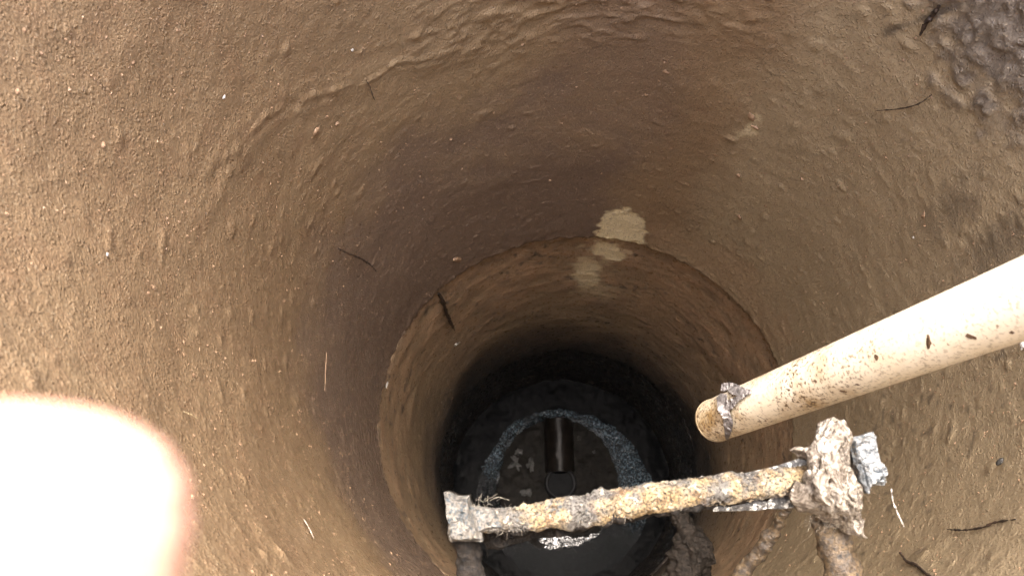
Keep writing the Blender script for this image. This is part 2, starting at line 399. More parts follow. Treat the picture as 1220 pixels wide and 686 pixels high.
# puddles
def puddle(px, py, rx, ry, h, seed):
    c = at(px, py, h); a = np.linspace(0, 2*PI, 48, endpoint=False); k = 1 + .35*vnoise(np.stack([np.cos(a), np.sin(a), 0*a + seed], -1), 2.2, seed)
    rr = np.linspace(.02, 1, 10); sc = h/FPX
    Q = np.stack([c[0] + np.outer(np.cos(a)*k, rr)*rx*sc, c[1] + np.outer(np.sin(a)*k, rr)*ry*sc, np.full((48, 10), c[2])], -1)
    return mesh_np('puddle', Q.reshape(-1, 3), grid_faces(48, 10, True)[:, ::-1], M_WATER)
for i, (px, py, rx, ry) in enumerate([(684, 650, 34, 12), (658, 656, 10, 9), (712, 642, 12, 6), (727, 655, 5, 9), (748, 640, 4, 10), (735, 632, 6, 4), (670, 668, 12, 4), (702, 664, 9, 4), (760, 660, 4, 8), (640, 680, 30, 14), (735, 676, 26, 10)]):
    o = puddle(px, py, rx, ry, HF-.018-.003*i, 400+i); o['kind'] = 'structure'
# scum islands on the basin floor
for i, (px, py, r, lab) in enumerate([(632, 553, .030, 'pale stringy scum left of the round drain mouth'), (614, 551, .034, 'grey scum patch at the left edge of the basin'),
        (618, 538, .020, 'small grey scum patch nearest the crust on the left'), (627, 586, .028, 'grey scum patch just above the step bar'),
        (690, 522, .012, 'small pale fleck to the right of the drain pipe'), (708, 538, .010, 'thin pale fleck out on the right of the basin')]):
    c = at(px, py, HF-.012); a = np.linspace(0, 2*PI, 40, endpoint=False); rr = np.linspace(.03, 1, 9)
    k = .8 + .5*fbm(np.stack([np.cos(a), np.sin(a), 0*a + i], -1), 1.9, 3, 500+i)
    Q = np.stack([c[0] + np.outer(np.cos(a)*k, rr)*r*(.6 if i == 0 else 1), c[1] + np.outer(np.sin(a)*k, rr)*r*1.15, c[2] + .006*(1-rr[None]**2) + 0*k[:, None]], -1)
    Q[..., 2] += fbm(Q, 120, 2, i)*.003
    tag(mesh_np('scum_patch', Q.reshape(-1, 3), grid_faces(40, 9, True)[:, ::-1], M_SCUM), lab, 'scum', 'scum in the basin')

# ------------------------------------------------------------------ materials of the step
def mat_step():
    k = NT('encrusted_iron')
    a = k.noise(38, 5, .65); b = k.noise(85, 5, .7); c_ = k.noise(23, 4, .6); f = k.noise(420, 4, .7)
    c = k.mix(k.ramp(a, [(.36, 0), (.6, 1)]), (.20, .135, .060), (.33, .265, .165))
    c = k.mix(k.ramp(b, [(.52, 0), (.62, 1)]), c, (.13, .075, .034))
    c = k.mix(k.math('MULTIPLY', k.ramp(c_, [(.49, 0), (.58, 1)]), .85), c, (.085, .090, .094))
    c = k.mix(k.math('MULTIPLY', k.ramp(k.noise(130, 4, .7), [(.57, 0), (.66, 1)]), .8), c, (.46, .41, .32))
    c = k.mix(k.ramp(f, [(.41, 1), (.50, 0)]), c, (.022, .017, .013))
    nn = k.bump(k.noise(150, 5, .7), 1, .006); nn = k.bump(f, .8, .002, nn)
    return k.done(c, k.ramp(b, [(.3, .35), (.7, .7)]), nn, .5)
M_STEP = mat_step()
def mat_mottle(name, cols, s1=120, s2=300, rough=.5, bd=.004, spec=.5):
    k = NT(name)
    c = k.mix(k.ramp(k.noise(s1, 5, .7), [(.42, 0), (.58, 1)]), cols[0], cols[1])
    c = k.mix(k.ramp(k.noise(s2, 4, .7), [(.50, 0), (.60, 1)]), c, cols[2])
    c = k.mix(k.ramp(k.noise(s2*1.7, 3, .7), [(.36, 1), (.43, 0)]), c, cols[3])
    nn = k.bump(k.noise(s1*1.6, 5, .7), 1, bd); nn = k.bump(k.noise(s2*2, 3, .7), .7, bd*.3, nn)
    return k.done(c, rough, nn, spec)
M_LUG = mat_mottle('grey_gritty_crust', ((.085, .08, .072), (.175, .162, .14), (.03, .043, .052), (.010, .009, .008)), 90, 260, .4)
M_SMEAR = mat_mottle('white_smeared_steel', ((.13, .14, .145), (.03, .038, .045), (.27, .28, .28), (.02, .025, .03)), 60, 170, .35, .003)
M_BLACKW = mat_mottle('black_steel_white_smears', ((.03, .03, .03), (.05, .05, .05), (.50, .50, .47), (.02, .02, .02)), 60, 140, .4, .003)
def mat_rag():
    k = NT('matted_wet_rag')
    c = k.mix(k.ramp(k.noise(38, 5, .7), [(.40, 0), (.60, 1)]), (.18, .155, .125), (.36, .33, .285))
    st = k.noise(48, 4, .6, dist=2.2)
    c = k.mix(k.math('MULTIPLY', k.ramp(st, [(.44, 0), (.49, 1), (.51, 1), (.56, 0)]), .8), c, (.055, .042, .032))  # thin dark lines painted as crease shade and fibres
    c = k.mix(k.ramp(k.noise(190, 4, .7), [(.54, 0), (.62, 1)]), c, (.085, .068, .052))
    c = k.mix(k.ramp(k.noise(26, 3, .6), [(.60, 0), (.68, 1)]), c, (.50, .48, .44))
    nn = k.bump(st, 1, .004); nn = k.bump(k.noise(110, 5, .7), 1, .003, nn)
    return k.done(c, .55, nn, .5)
M_RAG = mat_rag()
M_LEG = mat_mottle('rusty_leg', ((.050, .036, .024), (.105, .072, .038), (.034, .028, .022), (.012, .010, .009)), 60, 180, .5, .004)
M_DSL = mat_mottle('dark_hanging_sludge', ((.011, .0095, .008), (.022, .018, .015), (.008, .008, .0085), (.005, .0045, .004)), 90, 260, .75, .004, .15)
M_FIB = mat_simple('pale_fibres', (.42, .38, .31), (.15, .13, .11), 200, .6)
M_BROWNSL = mat_mottle('brown_lumpy_sludge', ((.013, .0105, .0085), (.024, .019, .015), (.010, .0085, .007), (.005, .0045, .004)), 60, 200, .7, .005, .15)

H1 = .70
PXM = H1/FPX
# ------------------------------------------------------------------ the upper step iron
si = thing('step_iron', 'upper step iron with thickly encrusted yellow bar, rag over its right end', 'step iron', tuple(at(760, 640, H1)))
bar_px = [(556, 617, 17), (590, 619, 14), (625, 617, 15), (660, 611, 17), (700, 607, 18.5), (745, 598, 18.5), (800, 590, 18), (850, 584, 18), (905, 578, 17), (950, 572, 17), (985, 568, 16)]
bar_path = [at(x, y, H1) for x, y, r in bar_px]; bar_r = [r*PXM*.87 for x, y, r in bar_px]
tbar = tube_obj('tread_bar', bar_path, bar_r, M_STEP, si, n=420, m=72, amp=.0032, nscale=70, seed=611, oct=5)
tube_obj('shaded_crust_underside', [at(x, y+7, H1+.004) for x, y, r in bar_px], [r*.76 for r in bar_r], M_DSL, si, n=360, m=48, amp=.005, nscale=75, seed=613, oct=5)  # dark crust tube, also painted shade for the bar's lower side
def slab(corners, depth, nu=60, nv=60, amp=.003, nscale=90, seed=0, edge=.25):
    """thick displaced slab over a quad of 3-D corners (top side), rounded at the rim"""
    c = [np.asarray(p) for p in corners]
    u = np.linspace(0, 1, nu)[:, None, None]; v = np.linspace(0, 1, nv)[None, :, None]
    T = (c[0]*(1-u)+c[1]*u)*(1-v) + (c[3]*(1-u)+c[2]*u)*v
    nrm = np.cross(c[1]-c[0], c[3]-c[0]); nrm /= np.linalg.norm(nrm)
    if nrm[2] < 0: nrm = -nrm
    e = np.minimum(np.minimum(u, 1-u), np.minimum(v, 1-v))[..., 0]
    T = T - nrm*(depth*.35*(1-sstep(0, edge*.5, e)))[..., None]
    nz = fbm(T, nscale, 4, seed); T = T + nrm*(nz*amp)[..., None] + (np.stack([vnoise(T, nscale*.7, seed+5), vnoise(T, nscale*.7, seed+6), 0*nz], -1)*amp*.8)
    B = T - nrm*depth*(.7)
    Vv = np.concatenate([T.reshape(-1, 3), B.reshape(-1, 3)]); k = nu*nv
    F = grid_faces(nu, nv); Fb = (F + k)[:, ::-1]
    i = np.arange(nu-1); j = np.arange(nv-1); sd = []
    for q, s in ((0, 1), (nv-1, -1)):
        f = np.stack([i*nv+q, (i+1)*nv+q, (i+1)*nv+q+k, i*nv+q+k], 1); sd.append(f[:, ::-s])
    for q, s in ((0, -1), ((nu-1)*nv, 1)):
        f = np.stack([q+j, q+j+1, q+j+1+k, q+j+k], 1); sd.append(f[:, ::-s])
    F = np.vstack([F, Fb] + sd)
    if np.dot(np.cross(c[1]-c[0], c[3]-c[0]), nrm) < 0: F = F[:, ::-1]
    return Vv, F
def slab_obj(name, corners, depth, mat, parent, **kw):
    V, F = slab(corners, depth, **kw); return mesh_np(name, V, F, mat, parent)
slab_obj('end_lug', [at(525, 588, .672), at(556, 589, .672), at(574, 648, .678), at(535, 648, .678)], .034, M_LUG, si, amp=.003, nscale=110, seed=620)
slab_obj('end_lug', [at(548, 594, .678), at(594, 608, .686), at(600, 628, .69), at(560, 640, .682)], .02, M_LUG, si, amp=.003, nscale=110, seed=621)
def leg_to_wall(a, b, r0, r1, mat, seed, z_end):
    x = b[0] + .01; e = np.array([x, -math.sqrt(.25-x*x) - .02, z_end])
    return tube_obj('leg', [a, b, e], [r0, r1, r1], mat, si, n=150, m=32, amp=.003, nscale=80, seed=seed, oct=4)
leg_to_wall(at(552, 636, .712), at(561, 682, .715), .0115, .0115, M_DSL, 630, CAM[2]-.72)
leg_to_wall(at(980, 612, .745), at(1004, 684, .745), .0125, .0165, M_LEG, 631, CAM[2]-.75)
slab_obj('flange', [at(846, 574, .712), at(985, 538, .712), at(985, 604, .712), at(850, 609, .712)], .006, M_BLACKW, si, nu=90, nv=40, amp=.0018, nscale=120, seed=640)
slab_obj('end_plate', [at(1016, 518, .685), at(1043, 514, .685), at(1062, 575, .69), at(1030, 584, .69)], .02, M_SMEAR, si, amp=.0025, nscale=90, seed=641)
slab_obj('end_lug', [at(1024, 552, .678), at(1052, 548, .68), at(1064, 578, .684), at(1036, 586, .682)], .016, M_SMEAR, si, nu=40, nv=40, amp=.004, nscale=110, seed=642)
# hanging dark sludge under the bar
slab_obj('hanging_sludge', [at(556, 622, .722), at(700, 612, .722), at(672, 640, .735), at(580, 660, .74)], .012, M_DSL, si, nu=110, nv=50, amp=.005, nscale=70, seed=650)
slab_obj('hanging_sludge', [at(640, 615, .715), at(800, 596, .715), at(790, 610, .72), at(660, 640, .722)], .008, M_DSL, si, nu=110, nv=40, amp=.005, nscale=80, seed=651)
slab_obj('hanging_sludge', [at(780, 600, .72), at(985, 585, .722), at(950, 602, .725), at(800, 607, .724)], .006, M_BLACKW, si, nu=110, nv=40, amp=.003, nscale=80, seed=652)

# flakes and fibres matted on the bar
def flakes(name, pts, nrms, size, mat, parent, seed):
    r = np.random.default_rng(seed); m = len(pts)
    base = np.array([[1, 0, 0], [.3, .9, 0], [-.8, .55, 0], [-.7, -.6, 0], [.35, -.85, 0], [0, 0, .55]])
    tri = np.array([[0, 1, 5], [1, 2, 5], [2, 3, 5], [3, 4, 5], [4, 0, 5]])
    A = r.normal(size=(m, 3)); A -= nrms*(A*nrms).sum(1)[:, None]; A /= np.linalg.norm(A, axis=1)[:, None]; B = np.cross(nrms, A)
    s = size*r.lognormal(0, .45, m)[:, None, None]; jit = 1 + r.uniform(-.35, .35, (m, 6, 1))
    L = base[None]*jit
    Vv = pts[:, None] + s*(L[..., :1]*A[:, None]*1.3 + L[..., 1:2]*B[:, None] + L[..., 2:]*nrms[:, None]*1.2)
    F = (tri[None] + np.arange(m)[:, None, None]*6).reshape(-1, 3)
    o = mesh_np(name, Vv.reshape(-1, 3), F, mat, parent, smooth=False); o['kind'] = 'stuff'; return o
def on_bar(m, seed, lo=0., hi=1., a0=-PI, a1=PI):
    r = np.random.default_rng(seed); C = interp_path(bar_path, 400); R_ = interp_path(np.array(bar_r)[:, None], 400)[:, 0]
    T = np.gradient(C, axis=0); T /= np.linalg.norm(T, axis=1)[:, None]; A = np.cross(T, [0, 0, 1.]); A /= np.linalg.norm(A, axis=1)[:, None]; B = np.cross(A, T)
    i = (r.uniform(lo, hi, m)*399).astype(int); th = r.uniform(a0, a1, m)
    nr = A[i]*np.cos(th)[:, None] + B[i]*np.sin(th)[:, None]
    return C[i] + nr*(R_[i]*1.0)[:, None], nr
p, nr = on_bar(4200, 660); flakes('crust_flake', p, nr, .0011, M_STEP, tbar, 661)
p, nr = on_bar(700, 664, 0, .4); flakes('crust_flake', p, nr, .0011, M_LUG, tbar, 665)
def fibres(name, pts, dirs, length, rad, mat, parent, seed, droop=.5):
    r = np.random.default_rng(seed); Vs = []; Fs = []; k = 0
    for p0, d0 in zip(pts, dirs):
        L = length*r.lognormal(0, .5); d = d0 + r.normal(size=3)*.6; d /= np.linalg.norm(d); n_ = 5; path = [p0]
        for q in range(n_-1):
            d = d + r.normal(size=3)*.45; d[2] -= droop*.3; d /= np.linalg.norm(d); path.append(path[-1] + d*L/(n_-1))
        path = np.array(path); s = np.cross(d, r.normal(size=3)); s /= np.linalg.norm(s); s2 = np.cross(d, s)
        wdt = rad*np.linspace(1, .4, n_)[:, None]
        ringp = np.stack([path + s*wdt, path - .5*s*wdt + .87*s2*wdt, path - .5*s*wdt - .87*s2*wdt], 1).reshape(-1, 3)
        Vs.append(ringp); Fs.append(grid_faces(n_, 3, False, True) + k); k += n_*3
    o = mesh_np(name, np.vstack(Vs), np.vstack(Fs), mat, parent); o['kind'] = 'stuff'; return o
p, nr = on_bar(80, 670); fibres('matted_fibre', p, nr, .005, .00018, M_FIB, tbar, 671)
p, nr = on_bar(35, 672, 0, .5, PI*.02, PI*.35); fibres('matted_fibre', p, nr, .005, .00018, M_FIB, tbar, 673)
pts = np.array([at(random.uniform(540, 600), random.uniform(592, 606), .695) for _ in range(25)]); fibres('matted_fibre', pts, np.tile([.3, .5, .4], (25, 1)), .007, .0002, M_FIB, si, 674)
pts = np.array([at(random.uniform(560, 690), random.uniform(630, 652), .722) for _ in range(90)]); fibres('matted_fibre', pts, np.tile([0, -.8, .2], (90, 1)), .008, .0002, M_DSL, si, 675)

# ------------------------------------------------------------------ rag hung over the right end of the step
def cloth_fold(name, px_path, hs, halfw, mat, parent, seed, nu=120, nv=60, fold=.006, bulge=.018, across=None):
    """crumpled thick strip: centre line in picture px + depth, half widths in px, bulging towards the viewer"""
    C = interp_path([at(x, y, h) for (x, y), h in zip(px_path, hs)], nu); W = interp_path(np.array(halfw)[:, None]*PXM, nu)[:, 0]
    T = np.gradient(C, axis=0); T /= np.linalg.norm(T, axis=1)[:, None]
    A = np.cross(T, [0, 0, 1.]); A /= np.linalg.norm(A, axis=1)[:, None]; B = np.cross(A, T)
    a = np.linspace(-1, 1, nv)[None, :]
    Pv = C[:, None] + A[:, None]*(W[:, None]*a)[..., None] + B[:, None]*(bulge*(np.sqrt(np.maximum(1-a*a*.98, 0))-1))[..., None]
    s = np.linspace(0, 1, nu)[:, None]*np.linalg.norm(C[-1]-C[0])
    q = np.stack([A_ for A_ in ((W[:, None]*a)*1.0, s*.16 + 0*a, 0*a*s + seed*.1)], -1)
    fo = 1 - 2*np.abs(fbm(q, 75, 3, seed)); fi = fbm(Pv, 220, 3, seed+3); lo = fbm(Pv, 45, 2, seed+8)
    Pv = Pv + B[:, None]*(fold*fo + .0008*fi + .002*lo)[..., None] + A[:, None]*(.004*fbm(Pv, 60, 3, seed+11))[..., None]
    back = Pv - B[:, None]*.003
    k = nu*nv; F = grid_faces(nu, nv); Fb = F[:, ::-1] + k; i = np.arange(nu-1); j = np.arange(nv-1)
    sd = [np.stack([i*nv, i*nv+k, (i+1)*nv+k, (i+1)*nv], 1), np.stack([i*nv+nv-1, (i+1)*nv+nv-1, (i+1)*nv+nv-1+k, i*nv+nv-1+k], 1),
          np.stack([j, j+1, j+1+k, j+k], 1), np.stack([(nu-1)*nv+j, (nu-1)*nv+j+k, (nu-1)*nv+j+1+k, (nu-1)*nv+j+1], 1)]
    return mesh_np(name, np.vstack([Pv.reshape(-1, 3), back.reshape(-1, 3)]), np.vstack([F, Fb] + sd), mat, parent)
rg = thing('rag', 'matted whitish wet rag clumped over the right end of the step iron', 'rag', tuple(at(995, 560, .69)))
cloth_fold('fold', [(998, 503), (993, 525), (990, 550), (997, 580), (1008, 605), (1024, 630), (1031, 639)], [.675, .668, .66, .665, .685, .70, .705], [16, 19, 23, 24, 20, 11, 2], M_RAG, rg, 700, nu=200, nv=90)
cloth_fold('fold', [(944, 537), (958, 538), (974, 550), (984, 575), (990, 600)], [.688, .678, .67, .672, .69], [3, 9, 13, 15, 10], M_RAG, rg, 701, nu=90, nv=40)
cloth_fold('fold', [(966, 560), (974, 578), (972, 592), (990, 606), (1010, 622)], [.672, .668, .672, .69, .705], [4, 8, 14, 14, 6], M_RAG, rg, 702, nu=90, nv=40)
cloth_fold('fold', [(1006, 503), (1010, 520), (1006, 545), (1016, 575), (1024, 600)], [.68, .672, .67, .68, .70], [9, 10, 9, 12, 5], M_RAG, rg, 703, nu=90, nv=40)
pts = np.array([at(random.uniform(960, 1030), random.uniform(590, 625), .70) for _ in range(90)]); fibres('loose_thread', pts, np.tile([.1, -.8, .2], (90, 1)), .007, .0002, M_FIB, rg, 705)
pts = np.array([at(random.uniform(965, 1015), random.uniform(510, 590), .66) for _ in range(120)]); fibres('loose_thread', pts, np.tile([.1, -.3, .2], (120, 1)), .007, .00018, M_DSL, rg, 706)
cloth_fold('fold', [(978, 520), (984, 545), (996, 570), (1004, 596), (1012, 618)], [.668, .66, .655, .665, .69], [3, 7, 9, 8, 3], M_RAG, rg, 707, nu=110, nv=36, bulge=.008)
cloth_fold('fold', [(1000, 512), (992, 540), (982, 566), (984, 590), (996, 612)], [.662, .654, .652, .66, .69], [4, 6, 7, 8, 3], M_RAG, rg, 708, nu=110, nv=36, bulge=.007)
cloth_fold('fold', [(1008, 560), (1014, 585), (1020, 608), (1026, 622)], [.67, .672, .69, .70], [6, 9, 7, 2], M_RAG, rg, 709, nu=90, nv=30, bulge=.008)
pts = np.array([at(random.uniform(968, 1030), random.uniform(510, 625), .665) for _ in range(220)]); fibres('loose_thread', pts, np.tile([.2, -.6, .1], (220, 1)), .014, .00022, M_LEG, rg, 710)
# slime string
o = tube_obj('slime_string', [at(1062, 582, .70), at(1064, 597, .705), at(1070, 612, .71), at(1077, 627, .715)], [.0003, .0003, .0007, .0003], M_WHITE, None, n=40, m=6, amp=.0006, nscale=300)
tag(o, 'thin whitish string of slime dangling from the white smeared end plate', 'slime string')

# ------------------------------------------------------------------ lower step irons seen below
s2 = thing('step_iron', 'thin rusty bent rod of a lower step iron slanting below the rag', 'step iron', tuple(at(905, 640, 1.05)))
tube_obj('rod', [at(944, 590, 1.0), at(936, 607, 1.02), at(922, 632, 1.05), at(905, 656, 1.07), at(872, 700, 1.10)], [.0065, .0075, .0082, .0095, .011], M_LEG, s2, n=150, m=24, amp=.003, nscale=70, seed=720, oct=4)
s3 = thing('step_iron', 'sludge covered lower step iron with a swollen leg below the encrusted bar', 'step iron', tuple(at(830, 650, 1.3)))
tube_obj('leg', [at(800, 596, 1.30), at(812, 620, 1.30), at(820, 640, 1.30), at(822, 662, 1.31), at(815, 700, 1.32)], [.013, .015, .020, .030, .042], M_BROWNSL, s3, n=150, m=48, amp=.010, nscale=40, seed=730, oct=5)
slab_obj('sludge_flap', [at(818, 640, 1.27), at(842, 641, 1.27), at(851, 668, 1.28), at(826, 690, 1.28)], .012, M_BROWNSL, s3, nu=50, nv=50, amp=.007, nscale=60, seed=731)

# ------------------------------------------------------------------ the cream plastic pipe
def mat_pvc():
    k = NT('dirty_cream_plastic')
    d = k.attr('dirt')
    c = k.mix(k.math('MULTIPLY', k.ramp(k.noise(9, 4, .6), [(.4, 0), (.65, 1)]), .5), (.79, .73, .60), (.70, .60, .42))
    c = k.mix(k.math('MULTIPLY', d, k.ramp(k.noise(26, 5, .7), [(.38, 0), (.62, 1)])), c, (.34, .23, .10))
    sv = k.map((1, 1, 1))
    spk = k.ramp(k.noise(260, 3, .65), [(.54, 0), (.61, 1)])
    dd = k.math('ADD', .3, d)
    c = k.mix(k.math('MULTIPLY', spk, dd, True), c, (.10, .06, .03))
    spk2 = k.ramp(k.noise(110, 3, .6), [(.66, 0), (.70, 1)])
    c = k.mix(k.math('MULTIPLY', spk2, .8), c, (.16, .08, .035))
    return k.done(c, k.ramp(k.noise(30, 3), [(.3, .32), (.7, .5)]), k.bump(spk, .3, .0006), .5)
M_PVC = mat_pvc()
pe = ROTN @ np.array([(851-610)/FPX*1.06, -(501-343)/FPX*1.06, -1.06]) + CAM
pr = ROTN @ np.array([(1220-610)/FPX*.575, -(356-343)/FPX*.575, -.575]) + CAM
ax = (pr-pe)/np.linalg.norm(pr-pe)
def pipe_mesh(r_o, r_i, L):
    A = np.cross(ax, [0, 1, 0]); A /= np.linalg.norm(A); B = np.cross(ax, A); th_ = np.linspace(0, 2*PI, 64, endpoint=False); D = np.outer(np.cos(th_), A) + np.outer(np.sin(th_), B)
    ts = np.concatenate([[0, .0012], np.linspace(.01, L, 150)])
    ro_ = np.concatenate([[r_o-.0015, r_o], np.full(150, r_o)])
    bend = np.zeros((len(ts), 3)); tb = np.maximum(ts-.50, 0)          # beyond the frame it bends upright along the wall
    horiz = np.array([ax[0], ax[1], 0]); bend -= horiz*(np.where(tb < .45, tb*tb/.9, tb-.225))[:, None]
    outer = pe + ts[None, :, None]*ax + bend[None] + D[:, None]*ro_[None, :, None]
    inner = pe + ts[None, ::-1, None]*ax + bend[None, ::-1] + D[:, None]*r_i
    Pp = np.concatenate([outer, inner], 1); dirt = np.concatenate([1.3*(1-sstep(.04, .62, ts)), np.full(len(ts), 1.)]); dirt = np.tile(dirt[None], (64, 1))
    dirt = np.clip(dirt*(.8 + .9*fbm(Pp, 18, 3, 55)), 0, 1)
    return Pp.reshape(-1, 3), grid_faces(64, Pp.shape[1], True, True), dirt
V, F, dirt = pipe_mesh(.0295, .0268, 1.5)
# fit a plain winding: outward
pp = thing('plastic_pipe', 'long cream plastic pipe spattered with dirt, reaching down from the right', 'pipe', tuple(pe))
pbody = mesh_np('pipe_body', V, F, M_PVC, pp, attrs=dict(dirt=dirt.ravel()))
A = np.cross(ax, [0, 1, 0]); A /= np.linalg.norm(A); B = np.cross(ax, A); th_ = np.linspace(0, 2*PI, 64, endpoint=False); D = np.outer(np.cos(th_), A) + np.outer(np.sin(th_), B)
rim = np.stack([pe + ax*t_ + D*r_ for t_, r_ in ((.003, .0296), (.004, .0301), (.006, .0301), (.007, .0296))], 1)
mesh_np('end_rim', rim.reshape(-1, 3), grid_faces(64, 4, True), mat_simple('dirty_rim', (.50, .42, .28), (.20, .14, .08), 60, .5), pbody)
# mud spots on the pipe
to_cam = CAM - pe
def on_pipe(px, py):
    d = ray(px, py); d = d/np.linalg.norm(d); o_ = CAM - pe; d2 = d - ax*np.dot(d, ax); o2 = o_ - ax*np.dot(o_, ax)
    a = d2@d2; b = 2*d2@o2; c = o2@o2 - .0295**2; disc = b*b-4*a*c
    t_ = (-b - math.sqrt(max(disc, 0)))/(2*a); P_ = CAM + d*t_; nn = P_ - pe - ax*np.dot(P_-pe, ax); return P_, nn/np.linalg.norm(nn)
def clod(name, P_, nn, size, mat, label, cat, group, seed, flat=.4, stretch=1., parent=None, adir=None):
    r = np.random.default_rng(seed); bm = bmesh.new(); bmesh.ops.create_icosphere(bm, subdivisions=3, radius=1)
    nn = Vector(nn); a = Vector(adir).normalized() if adir is not None else nn.orthogonal().normalized(); a = (a - nn*a.dot(nn)).normalized(); b = nn.cross(a)
    vs = np.array([v.co[:] for v in bm.verts]); k = 1 + .45*fbm(vs + seed*3.1, 1.1, 3, seed)
    for v, kk in zip(bm.verts, k):
        c = v.co*kk; v.co = (a*c.x*stretch + b*c.y + nn*c.z*flat)*size
    me = bpy.data.meshes.new(name); bm.to_mesh(me); bm.free(); me.polygons.foreach_set('use_smooth', np.full(len(me.polygons), True)); me.materials.append(mat)
    o = bpy.data.objects.new(name, me); COL.objects.link(o); o.location = P_
    if parent is not None: o.location = Vector(P_) - parent.location; o.parent = parent
    elif label: tag(o, label, cat, group)
    return o
M_MUD = mat_simple('dark_mud', (.05, .028, .014), (.09, .05, .025), 200, .6)
for i, (px, py, s, st, lab) in enumerate([(1106, 407, .0022, 2.4, 'dark mud fleck on the bright upper part of the cream pipe, left of two'), (1157, 401, .0024, 1.6, 'dark curled mud fleck on the cream pipe near the photo edge'),
        (972, 454, .0017, 1.2, 'small brown mud spot midway along the cream pipe'), (1022, 458, .0016, 1.3, 'dark mud spot on the underside edge midway along the cream pipe'), (1004, 466, .0016, 2.2, 'thin dark mud sliver low on the cream pipe'),
        (1206, 396, .0016, 1., 'round mud spot on the cream pipe by the right photo edge'), (1044, 425, .0022, 1.3, 'light brown mud smear on the upper middle of the cream pipe')]):
    P_, nn = on_pipe(px, py)
    clod('mud_fleck', P_, nn, s, M_MUD, lab, 'mud fleck', 'mud flecks on the pipe', 800+i, .25, st)
# grey scrap of tissue on the pipe end
M_TISS = mat_mottle('grey_wet_tissue', ((.15, .14, .138), (.23, .215, .21), (.10, .09, .09), (.05, .045, .045)), 45, 120, .8, .0008)
ti = thing('tissue_scrap', 'grey wet tissue scrap wrapped over the lower end of the cream pipe', 'tissue', tuple(on_pipe(872, 490)[0]))
def draped(name, pxw, seed, lift=.003):
    n_ = 70; m_ = 26; q = interp_path(np.array([[x, y, w_, l_] for x, y, w_, l_ in pxw], float), n_)
    tt = np.gradient(q[:, :2], axis=0); tt /= np.linalg.norm(tt, axis=1)[:, None]; nn2 = np.stack([-tt[:, 1], tt[:, 0]], 1)
    Q = np.zeros((n_, m_, 3)); Nn = np.zeros((n_, m_, 3))
    for i in range(n_):
        P0, N0 = on_pipe(q[i, 0], q[i, 1])
        for j, a in enumerate(np.linspace(-1, 1, m_)):
            x, y = q[i, :2] + nn2[i]*q[i, 2]*a
            hh = .95/FPX; d = ray(x, y); d /= np.linalg.norm(d)
            tdist = np.dot(P0-CAM, d); Pp = CAM + d*tdist
            Q[i, j] = Pp; Nn[i, j] = -d
    # rest on the pipe surface where over it
    rel = Q - pe; axial = (rel@ax)[..., None]*ax; rad = rel - axial; rl = np.linalg.norm(rad, axis=-1)
    push = np.maximum(.0312 - rl, 0)
    Q = Q + rad/np.maximum(rl, 1e-6)[..., None]*push[..., None]
    L = (q[:, 3]*lift)[:, None] + .0022*(1-2*np.abs(fbm(Q, 70, 3, seed))) + .001*fbm(Q, 200, 2, seed+2) + .0025
    top = Q + Nn*L[..., None]; bot = top - Nn*.0022
    k = n_*m_; F = grid_faces(n_, m_); i = np.arange(n_-1); j = np.arange(m_-1)
    sd = [np.stack([i*m_, i*m_+k, (i+1)*m_+k, (i+1)*m_], 1), np.stack([i*m_+m_-1, (i+1)*m_+m_-1, (i+1)*m_+m_-1+k, i*m_+m_-1+k], 1),
          np.stack([j, j+1, j+1+k, j+k], 1), np.stack([(n_-1)*m_+j, (n_-1)*m_+j+k, (n_-1)*m_+j+1+k, (n_-1)*m_+j+1], 1)]
    return mesh_np(name, np.vstack([top.reshape(-1, 3), bot.reshape(-1, 3)]), np.vstack([F, F[:, ::-1]+k] + sd), M_TISS, ti)
draped('fold', [(857, 472, 4, 1.6), (864, 481, 11, 1.2), (869, 493, 10, 1), (868, 507, 6, .6), (866, 522, 1.5, .3)], 811)
draped('fold', [(892, 469, 2, .6), (882, 474, 4, 1), (874, 480, 6, 1.2), (866, 484, 6, 1)], 812)
draped('fold', [(859, 461, 4, 2.), (870, 462, 6.5, 1.8), (882, 466, 6, 1.2), (897, 467, 2, .6)], 813)

# ------------------------------------------------------------------ roots, twigs, straws and clods on the wall
def twig(name, pxs, r, mat, label, cat, R=.5, inset=.002, group=None, seed=0):
    path = [on_wall(x, y, R, inset) for x, y in pxs]; k = len(path)
    o = tube_obj(name, path, [r*.6] + [r]*(k-2) + [r*.4], mat, None, n=14*k, m=8, amp=r*.6, nscale=200, seed=seed)
    return tag(o, label, cat, group)
twig('root', [(403, 296), (415, 302), (430, 308), (441, 315), (449, 324)], .0017, M_ROOT, 'thin dark root curling on the tan wall left of the shaft joint', 'root', inset=.003)
twig('root', [(522, 349), (527, 357), (531, 370), (536, 382), (542, 394)], .0045, M_ROOT, 'thick dark root hanging down the second ring from the joint', 'root', R=.503, inset=.004)
twig('root', [(1128, 630), (1148, 631), (1170, 628), (1185, 622), (1210, 618)], .0011, M_ROOT, 'dark wavy root on the lower right wall, the near horizontal one', 'root', inset=.002)
twig('root', [(1072, 657), (1080, 668), (1092, 673), (1102, 682), (1114, 690)], .0016, M_ROOT, 'dark root slanting into the bottom edge right of the rusty leg', 'root', inset=.002)
twig('root', [(1120, 6), (1113, 16), (1104, 28), (1096, 42)], .0026, M_ROOT, 'short dark root at the top right beside the rough grey crust', 'root', inset=.004)
twig('root', [(1043, 132), (1062, 131), (1082, 128), (1098, 122), (1110, 113)], .0009, M_ROOT, 'thin brown root arcing on the right wall under the grey crust', 'root', inset=.003)
twig('root', [(436, 96), (441, 104), (444, 114), (447, 120)], .0008, M_ROOT, 'tiny dark twig stuck in the raised ridge at upper left', 'root', inset=.006)
